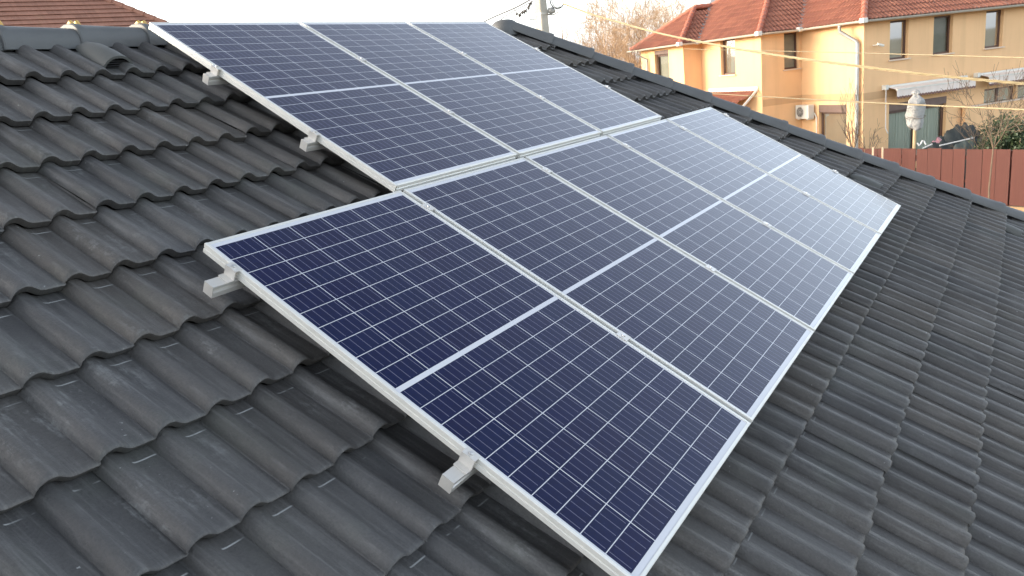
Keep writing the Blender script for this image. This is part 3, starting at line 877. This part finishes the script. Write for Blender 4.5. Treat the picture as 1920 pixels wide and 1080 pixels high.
# ================================================================== FENCE, GARDEN
fa = Vector((26.1602, 1.7332, 0)); fb = Vector((24.6618, -2.3371, 0)); fd = (fb - fa).normalized(); fn = Vector((-fd.y, fd.x, 0))
fn = fn if fn.dot(CAM - fa) > 0 else -fn
f0 = fa - fd * 7; FLN = 26
fence = thing('fence', 'reddish brown wooden board fence in front of the ochre house', 'fence', f0)
def fp(o): o.location = -f0; return o
rg = random.Random(8)
m = MB(); a = 0
while a < FLN:
    wdt = rg.choice([.33, .36, .40, .43]) ; gap = rg.choice([.012, .03, .05])
    ft = 1.765 + rg.uniform(-.02, .02)
    c = f0 + fd * (a + wdt / 2) + UP * ((ft + .14) / 2) + fn * rg.uniform(-.012, .012)
    m.box(c, wdt, .022, ft - .14, (fd, fn, UP), rg.random())
    a += wdt + gap
fp(m.build('board_panel', M['fence'], fence))
m = MB()
for z in (.8, 1.5): m.box(f0 + fd * (FLN / 2) + UP * z - fn * .05, FLN, .05, .09, (fd, fn, UP))
fp(m.build('fence_rail', M['fence'], fence))
for k in range(10):
    m = MB(); m.box(f0 + fd * (.6 + k * 2.6) + UP * .85 - fn * .12, .1, .1, 1.7, (fd, fn, UP)); fp(m.build('fence_post', M['fence'], fence))
m = MB(); m.box(f0 + fd * (FLN / 2) + UP * .055 - fn * .02, FLN, .16, .11, (fd, fn, UP))
tag(m.build('plinth_wall', M['plinth'], None, loc=f0), 'low ochre concrete plinth running under the red fence', 'wall')
m = MB(); q = [f0 + fd * 0 + fn * .1, f0 + fd * FLN + fn * .1, f0 + fd * FLN + fn * 9, f0 + fn * 9]
m.add([v + UP * .006 for v in q], [(0, 1, 2, 3)])
o = m.build('paving', M['paving']); o['kind'] = 'structure'
for i, (x, y0_, h_) in enumerate(((1637, 276, .62), (1655, 276, 1.0))):
    p = ray(x, y0_, 24.2); m = MB(); m.box(p - UP * (h_ / 2 + .5), .055, .03, h_ + 1.0, (fd, fn, UP))
    tag(m.build('stake', M['stake'], None, loc=p), ['short pale stake in front of the fence beside the hip tiles', 'longer pale stake in front of the fence under the awning crank'][i], 'stake', 'pale stakes at the fence')

# wrapped parasol on its pole
pb = ray(1714, 278, 26.3)
par = thing('parasol', 'closed garden parasol wrapped in a pale grey cover on a wooden pole', 'parasol', (pb.x, pb.y, 0))
ztop = ray(1722, 166, 26.3).z; zbot = ray(1716, 241, 26.3).z
m = MB(); m.tube([(0, 0, 0), (.03, 0, zbot + .3)], [.06, .055], 10); m.build('pole', M['wood'], par, smooth=True)
m = MB(); n = 20; rows = [(0, .18), (.05, .27), (.14, .30), (.25, .30), (.36, .31), (.5, .325), (.62, .31), (.74, .26), (.82, .16), (.87, .10), (.92, .15), (.97, .10), (1, .02)]
vs = []; rg = random.Random(3)
ph = [rg.uniform(0, 6) for _ in range(6)]
for f_, r_ in rows:
    for k in range(n):
        q = 2 * math.pi * k / n
        rr = r_ * (.94 + .09 * math.sin(3 * q + ph[0] + f_ * 7) + .08 * math.sin(5 * q + ph[1] - f_ * 11) + .08 * math.sin(7 * q + ph[2] + f_ * 19))
        vs.append((.03 + math.cos(q) * rr + .05 * math.sin(f_ * 6) + (.10 * f_ ** 3), math.sin(q) * rr * .9, zbot + (ztop - zbot) * f_ + .06 * math.sin(q * 2 + ph[3]) * (1 if f_ < .1 else .2)))
m.add(vs, [(j * n + k, j * n + (k + 1) % n, (j + 1) * n + (k + 1) % n, (j + 1) * n + k) for j in range(len(rows) - 1) for k in range(n)] + [tuple(range(n))])
m.build('cover', M['cover'], par, smooth=True)
m = MB()
for f_ in (.30, .66): m.tube([(.03 + math.cos(2 * math.pi * k / 18) * .345 + .05 * math.sin(f_ * 6), math.sin(2 * math.pi * k / 18) * .31, zbot + (ztop - zbot) * f_ + .03 * math.sin(k)) for k in range(19)], .008, 5, cap=False)
m.build('tie_cord', M['twigdark'], par)

# dark covered heap with poles
def hull(px_list, d0, d1, name, mat, label, cat, seed=1):
    """a draped cover: outline seen from the roof, given real depth with a wrinkled crown"""
    pass
tc = ray(1800, 262, 26.6)
def drape(name, mat, label, cat, c, ax, L, Wd, hts, seed):
    rg = random.Random(seed); n = len(hts) * 5 - 4; m = MB(); vs = []; ms = 9
    ay = Vector((-ax.y, ax.x, 0))
    for i in range(n):
        f_ = i / (n - 1) * (len(hts) - 1); a_ = int(min(f_, len(hts) - 1.001)); t = f_ - a_
        hh = hts[a_] * (1 - t) + hts[a_ + 1] * t
        for j in range(ms):
            q = j / (ms - 1) * 2 - 1
            z = hh * (1 - abs(q) ** 1.6) + rg.uniform(-.03, .03) * (1 - abs(q)) + .05 * math.sin(i * 1.1 + j)* (1 - abs(q))
            vs.append(Vector((c.x, c.y, 0)) + ax * (L * (i / (n - 1) - .5)) + ay * (q * Wd / 2) + UP * max(0, z))
    m.add(vs, [(i * ms + j, i * ms + j + 1, (i + 1) * ms + j + 1, (i + 1) * ms + j) for i in range(n - 1) for j in range(ms - 1)])
    return tag(m.build(name, mat, None, smooth=True, loc=(c.x, c.y, 0)), label, cat)
axr = Vector((RT.x, RT.y, 0)).normalized()
drape('tarpaulin', M['tarp'], 'dark grey tarpaulin draped over garden furniture behind the fence', 'tarpaulin', ray(1790, 262, 27), axr, 2.0, 1.3, [1.35, 1.5, 1.66, 1.84, 1.99, 2.02, 2.0, 1.8, 1.4], 2)
drape('netting', M['net'], 'bluish green netting heap between the dark tarpaulin and the hedge', 'netting', ray(1815, 270, 26.0), axr, 1.2, .9, [1.2, 1.5, 1.62, 1.7, 1.6, 1.5], 3)
m = MB(); a_, b_ = ray(1762, 273, 25.6), ray(1827, 258, 25.6); m.tube([a_, b_], .022, 8)
tag(m.build('tent_pole', M['whitecloth'], None, loc=a_), 'thin white pole lying aslant against the dark tarpaulin', 'pole')
m = MB(); c = ray(1757, 266, 25.5); n = 10; vs = []
for i in range(n):
    for j in range(4): vs.append(c + axr * (-.16 + .33 * i / n) + UP * (.10 * math.sin(i * .8 + j) * .5 + (.13 - abs(i - 5) * .025) * (j / 3)) + fn * (.04 * math.sin(i * 1.7 + j * 2)))
m.add(vs, [(i * 4 + j, i * 4 + j + 1, i * 4 + j + 5, i * 4 + j + 4) for i in range(n - 1) for j in range(3)])
tag(m.build('cloth', M['pink'], None, loc=c), 'small crumpled pink cloth lying on the dark tarpaulin', 'cloth')
m = MB(); pts = [ray(1720 + k * 3.2, 268 + 5 * math.sin(k * 1.4), 25.7) for k in range(6)]
m.tube(pts, .025, 6); m.tube([ray(1730, 278, 25.6), ray(1748, 270, 25.6)], .022, 6)
tag(m.build('white_strap', M['whitecloth'], None, loc=pts[0]), 'curled white strap beside the wrapped parasol pole', 'strap')

# ------------------------------------------------------------------ plants
def branches(mb, p, d, L, r, lev, rg, spread, up, nseg=4, child=(3, 4), shrink=.68, minr=.004, droop=0):
    pts = [p]; rads = [r]; q = p.copy(); dd = d.copy()
    for k in range(nseg):
        dd = (dd + Vector((rg.uniform(-1, 1), rg.uniform(-1, 1), rg.uniform(-1, 1))) * .16 + UP * up).normalized()
        q = q + dd * (L / nseg); pts.append(q.copy()); rads.append(max(minr, r * (1 - .55 * (k + 1) / nseg)))
    mb.tube(pts, rads, 6 if lev > 2 else (4 if lev > 1 else 3), rg.random(), cap=False)
    if lev <= 0: return
    for c in range(rg.randint(*child)):
        i = rg.randint(1, nseg); a = rg.uniform(0, 2 * math.pi)
        t = (pts[i] - pts[i - 1]).normalized(); o_ = t.orthogonal().normalized(); o_ = Matrix.Rotation(a, 3, t) @ o_
        nd = (t + o_ * rg.uniform(spread * .6, spread * 1.3)).normalized()
        branches(mb, pts[i], nd, L * rg.uniform(shrink * .8, shrink * 1.15), max(minr, rads[i] * .62), lev - 1, rg, spread, up, nseg, child, shrink, minr)
def bare_tree(name, label, cat, base, h, r, lev, seed, spread=.8, up=.06, trunk=.35, child=(4, 5), mat='twig', minr=.006, group=None, lean=(0, 0)):
    rg = random.Random(seed); root = thing(name, label, cat, base, (0, 0, 0), group)
    tk = MB(); top = Vector((lean[0], lean[1], h * trunk))
    tk.tube([(0, 0, -.1), tuple(top * .5 + Vector((rg.uniform(-.05, .05), rg.uniform(-.05, .05), 0))), tuple(top)], [r * 1.25, r, r * .8], 8, cap=False)
    tk.build('trunk', M[mat], root, smooth=True)
    cr = MB()
    nb = rg.randint(4, 5)
    for k in range(nb):
        a = 2 * math.pi * (k + rg.uniform(-.2, .2)) / nb
        branches(cr, top, Vector((math.cos(a) * spread * .75, math.sin(a) * spread * .75, 1)).normalized(), h * .36, r * .6, lev, rg, spread, up, 4, child, .66, minr)
    cr.build('crown', M[mat], root)
    return root
gb = ray(1180, 80, 46)
bare_tree('bare_tree', 'broad pale bare tree whose dense crown shows beside the left roof of the ochre house', 'tree', (gb.x, gb.y, 0), 8.6, .2, 4, 11, .9, .05, .36, (5, 5), 'twig', .007, 'bare trees beyond the hip')
gb = ray(1205, 60, 54)
bare_tree('bare_tree', 'far bare tree rising closest to the red roof edge', 'tree', (gb.x, gb.y, 0), 9.4, .2, 4, 12, .85, .05, .38, (5, 5), 'twig', .0075, 'bare trees beyond the hip')
gb = ray(1085, 80, 38)
bare_tree('bare_tree', 'thin orange brown bare tree just right of the concrete pole', 'tree', (gb.x, gb.y, 0), 6.6, .1, 3, 13, .6, .12, .5, (3, 4), 'twig', .007, 'bare trees beyond the hip')
gb = ray(1140, 90, 33)
bare_tree('bare_tree', 'darker open bare tree in front of the broad pale one', 'tree', (gb.x, gb.y, 0), 6.3, .1, 3, 15, .8, .06, .4, (3, 4), 'twigdark', .007, 'bare trees beyond the hip')
gb = ray(1215, 115, 40)
bare_tree('bare_tree', 'low twiggy bare tree below the left gutter of the ochre house', 'tree', (gb.x, gb.y, 0), 6.0, .1, 4, 16, .9, .03, .35, (4, 4), 'twig', .009, 'bare trees beyond the hip')
gb = ray(1040, 60, 44)
bare_tree('bare_tree', 'slender bare tree partly hidden by the concrete pole', 'tree', (gb.x, gb.y, 0), 7.2, .08, 2, 17, .5, .14, .5, (3, 3), 'twig', .007, 'bare trees beyond the hip')
gb = ray(1600, 272, 28.2)
bare_tree('sapling', 'bare sapling standing in front of the downpipe of the ochre house', 'sapling', (gb.x, gb.y, 0), 3.4, .035, 3, 21, .42, .22, .35, (2, 3), 'twigdark', .006)
gb = ray(1632, 272, 27.6)
bare_tree('sapling', 'spreading bare sapling right of the downpipe, leaning to the patio door', 'sapling', (gb.x, gb.y, 0), 2.5, .03, 3, 22, .8, .06, .4, (2, 3), 'twigdark', .005)
gb = ray(1857, 372, 20.6)
bare_tree('sapling', 'bare sapling with a thin straight trunk in front of the red fence', 'sapling', (gb.x, gb.y, 0), 3.5, .022, 3, 23, .7, .1, .60, (3, 4), 'twigdark', .005)
def leafy(name, label, c, rx, ry, h, n, seed, size):
    rg = random.Random(seed); root = thing(name, label, 'hedge', (c.x, c.y, 0))
    st = MB()
    for k in range(14):
        a = rg.uniform(0, 6.28); r_ = rg.uniform(.2, .9)
        st.tube([(math.cos(a) * rx * r_ * .5, math.sin(a) * ry * r_ * .5, 0), (math.cos(a) * rx * r_, math.sin(a) * ry * r_, h * rg.uniform(.6, .9))], .015, 5)
    st.build('stem', M['twigdark'], root)
    lf = MB()
    cl_ = [(rg.uniform(-1, 1), rg.uniform(-1, 1), rg.uniform(.15, 1)) for _ in range(60)]
    for k in range(n):
        b = rg.choice(cl_); p = Vector((b[0] * rx, b[1] * ry, b[2] * h)) + Vector((rg.gauss(0, .16), rg.gauss(0, .16), rg.gauss(0, .13)))
        if p.z < .02: continue
        d = Vector((rg.uniform(-1, 1), rg.uniform(-1, 1), rg.uniform(-.3, 1))).normalized(); o_ = d.orthogonal().normalized(); o_ = Matrix.Rotation(rg.uniform(0, 6), 3, d) @ o_
        s = size * rg.uniform(.6, 1.3)
        lf.add([p - o_ * s * .4, p + d * s * .5, p + o_ * s * .4, p - d * s * .5], [(0, 1, 2, 3)], rg.random())
    lf.build('foliage', M['leaf'], root, fixn=False)
leafy('hedge', 'dark green leafy hedge rising above the red fence at the right edge', ray(1900, 255, 25.2), 1.55, .8, 2.05, 12000, 31, .085)
gb = ray(1850, 250, 24.8)
bare_tree('bare_shrub', 'pale leafless shrub between the tarpaulin and the green hedge', 'shrub', (gb.x, gb.y, 0), 2.9, .03, 3, 41, .8, .1, .2, (3, 4), 'twigdark', .005)

# ================================================================== LEFT NEIGHBOUR
ne = Vector((.96236, -.27177, 0)); nbk = Vector((.27177, .96236, 0)); nc = Vector((15.93, 22.22, 0)); NZ = 8.05; NP = .74
nh_ = thing('house', 'neighbouring house with a plain terracotta tiled hip roof behind the ridge', 'house', nc)
def np_(o): o.location = -nc; return o
NL, ND = 15, 8.0; nd = ND / 2
m = MB(); cl2 = math.sqrt(1 + NP * NP); dn_ = (-nbk - UP * NP) / cl2; nrn = (UP - nbk * NP).normalized(); sl_ = nd * cl2
top = nc + UP * NZ + nbk * nd + UP * NP * nd
PLATE = [(0, 0), (.02, .18), (.1, .18), (.9, .18), (.98, .18)]
tile_field(m, lambda u, v, h: top - ne * u + dn_ * v + nrn * h, 0, NL, [sl_ - .27 * k for k in range(int(sl_ / .27))], .27, .18, .02, .04, lambda u, v, wd: u + wd > (sl_ - v) / cl2 - .4, PLATE, .03, 55, .6)
np_(m.build('roof', M['terratile'], nh_, clip=[(nc, (nbk + ne).normalized())], fixn=False))
m = MB()
A = nc + UP * NZ; B = nc + nbk * ND + UP * NZ; T = nc - ne * nd + nbk * nd + UP * (NZ + NP * nd); A2 = A - ne * NL; B2 = B - ne * NL; T2 = T - ne * (NL - 2 * nd)
m.add([A, B, T, T2, B2, A2], [(0, 1, 2), (1, 4, 3, 2), (4, 5, 3)])
np_(m.build('back_roof', M['terratile'], nh_))
m = MB(); dd = (T - A); k = int(dd.length / .38); dd.normalize()
for j in range(k):
    p = A + dd * (.38 * j) + UP * .02; m.tube([p, p + dd * .36, p + dd * .39], [.11, .09, .085], 10)
np_(m.build('hip_tile', M['terratile'], nh_, smooth=True))
m = MB(); cc = (A + B2) / 2; m.box((cc.x, cc.y, NZ / 2 - .05), NL - .9, ND - .9, NZ - .1, (ne, nbk, UP))
np_(m.build('wall', M['cream'], nh_))
m = MB(); m.tube([A - nbk * .08 - UP * .06 + ne * .1, A2 - nbk * .08 - UP * .06], .065, 10); np_(m.build('gutter', M['gutter'], nh_, smooth=True))

# ================================================================== POLE AND CABLES
pd = 16.0
pp = ray(1016, 40, pd)
pole = thing('utility_pole', 'pale concrete utility pole standing behind the hip', 'pole', (pp.x, pp.y, 0))
px_ = Vector((.25, .96, 0)).normalized(); py_ = Vector((.96, -.25, 0)).normalized()
a0 = ray(1013.5, 0, pd) - pole.location; a1 = ray(1016, 58, pd) - pole.location
m = MB()
def sq(z, s): return [px_ * (i * s) + py_ * (j * s) + UP * z for i, j in ((-.5, -.42), (-.42, -.5), (.42, -.5), (.5, -.42), (.5, .42), (.42, .5), (-.42, .5), (-.5, .42))]
vs = sq(-.2, .27) + sq(9.6, .175)
m.add(vs, [(k, (k + 1) % 8, 8 + (k + 1) % 8, 8 + k) for k in range(8)] + [tuple(range(8, 16))])
m.build('shaft', M['concrete'], pole)
zb = ray(1020, 26, pd).z
m = MB()
for k in range(2):
    r_ = sq(zb - .02, .225); r2 = sq(zb + .02, .225)
m.add(r_ + r2, [(k, (k + 1) % 8, 8 + (k + 1) % 8, 8 + k) for k in range(8)] + [tuple(range(8))[::-1], tuple(range(8, 16))])
m.build('steel_band', M['gutter'], pole)
q1 = ray(1027, 27, pd) - pole.location; q2 = ray(1037, 28, pd - .1) - pole.location; q3_ = ray(1047, 22.5, pd - .2) - pole.location
m = MB(); m.tube([q1 - RT * .05, q1, q2, q3_], [.016, .016, .014, .01], 6)
m.build('bracket', M['insulator'], pole, smooth=True)
m = MB(); c0 = ray(1028, 19, pd - .05) - pole.location; c1 = ray(1041, 21, pd - .1) - pole.location
m.tube([c0, c0 * .5 + c1 * .5, c1], [.05, .075, .03], 10); m.build('insulator', M['insulator'], pole, smooth=True)
m = MB()
m.tube([ray(x, y, pd - .15) - pole.location for x, y in ((1031, -14), (1031, 0), (1033, 8), (1038, 14), (1046, 17), (1053, 13), (1057.5, 7))], .013, 6)
m.build('cable_loop', M['darkcable'], pole, smooth=True); m = MB()
m.tube([ray(x, y, pd - .2) - pole.location for x, y in ((1034, -10), (1034.5, 2), (1038, 10), (1044, 15), (1051, 12))], .009, 6)
m.build('cable_loop', M['darkcable'], pole, smooth=True); m = MB()
m.tube([ray(x, y, pd) - pole.location for x, y in ((992, 36), (998, 37), (1004, 36))], .008, 5)
m.build('cable_loop', M['darkcable'], pole, smooth=True)
def smooth_path(cps, n):
    out = []
    for i in range(len(cps) - 1):
        p0 = cps[max(i - 1, 0)]; p1 = cps[i]; p2 = cps[i + 1]; p3 = cps[min(i + 2, len(cps) - 1)]
        for k in range(n):
            t = k / n
            out.append(.5 * ((2 * p1) + (p2 - p0) * t + (2 * p0 - 5 * p1 + 4 * p2 - p3) * t * t + (3 * p1 - p0 - 3 * p2 + p3) * t ** 3))
    out.append(cps[-1]); return out
def cable(name, label, pts, r, mat, twist=0, n=14):
    cps = [ray(*p) for p in pts]; path = smooth_path(cps, n); m = MB()
    if not twist: m.tube(path, r, 6)
    else:
        L = 0; acc = [0]
        for a, b in zip(path[:-1], path[1:]): L += (b - a).length; acc.append(L)
        fine = []; steps = int(L / .05)
        j = 0
        for k in range(steps + 1):
            d = L * k / steps
            while j < len(acc) - 2 and acc[j + 1] < d: j += 1
            t = (d - acc[j]) / max(1e-6, acc[j + 1] - acc[j]); fine.append((path[j].lerp(path[j + 1], t), d))
        tdir = (path[-1] - path[0]).normalized(); sdv = tdir.cross(UP).normalized(); uv_ = sdv.cross(tdir)
        for s in range(3):
            m.tube([p + (sdv * math.cos(d * 2 * math.pi / twist + s * 2.094) + uv_ * math.sin(d * 2 * math.pi / twist + s * 2.094)) * r * 1.1 for p, d in fine], r, 6)
    return tag(m.build(name, M[mat], None, smooth=True, loc=cps[0]), label, 'cable')
cable('bundled_cable', 'thick twisted bundle of yellowish cables sagging from the pole across the ochre house', [(1056, 7, 15.7), (1110, 27, 14.8), (1172, 45, 13.8), (1222, 59, 13.0), (1300, 76, 12.0), (1440, 101, 10.6), (1640, 128, 9.2), (1800, 146, 8.4), (1920, 157, 7.9), (2150, 176, 7.2)], .0082, 'cable', .42)
cable('overhead_cable', 'thin yellow cable crossing the upper windows of the ochre house', [(1283, 91.5, 33.5), (1348, 93.5, 28), (1536, 97.5, 20), (1703, 102, 15), (1990, 110, 11)], .009, 'cable')
cable('overhead_cable', 'straight yellow cable passing low over the patio door and awning rod', [(1325, 175, 34), (1540, 187.5, 22), (1707, 196, 17), (1920, 205.5, 13.5), (2080, 213, 11.8)], .016, 'cable')
cable('overhead_cable', 'dark cable climbing from the ridge to the left of the pole', [(850, 70, 26), (914, 37.5, 22), (965, 15, 18.5), (1000, -4, 16)], .016, 'darkcable')
cable('overhead_cable', 'lower dark cable with a knot, climbing to the pole beside another', [(925, 50, 22), (944, 33, 20), (966, 19, 18.5), (1002, 1, 16)], .011, 'darkcable')
m = MB(); rg = random.Random(6); pts = smooth_path([ray(*p) for p in ((964, 17, 18.4), (968, 22, 18), (974, 26, 17.6), (980, 20, 17.4), (986, 18, 17.2), (991, 10, 17), (996, 2, 16.6))], 5)
m.tube(pts, .008, 5)
for k, p in enumerate(pts[6::3]): m.tube([p, p + Vector((rg.uniform(-.03, .03), rg.uniform(-.03, .03), -.045)), p + Vector((0, 0, -.08))], [.012, .03, .008], 6)
tag(m.build('cable_garland', M['darkcable'], None, smooth=True, loc=pts[0]), 'drooping dark wire with small clips hanging left of the pole', 'cable')
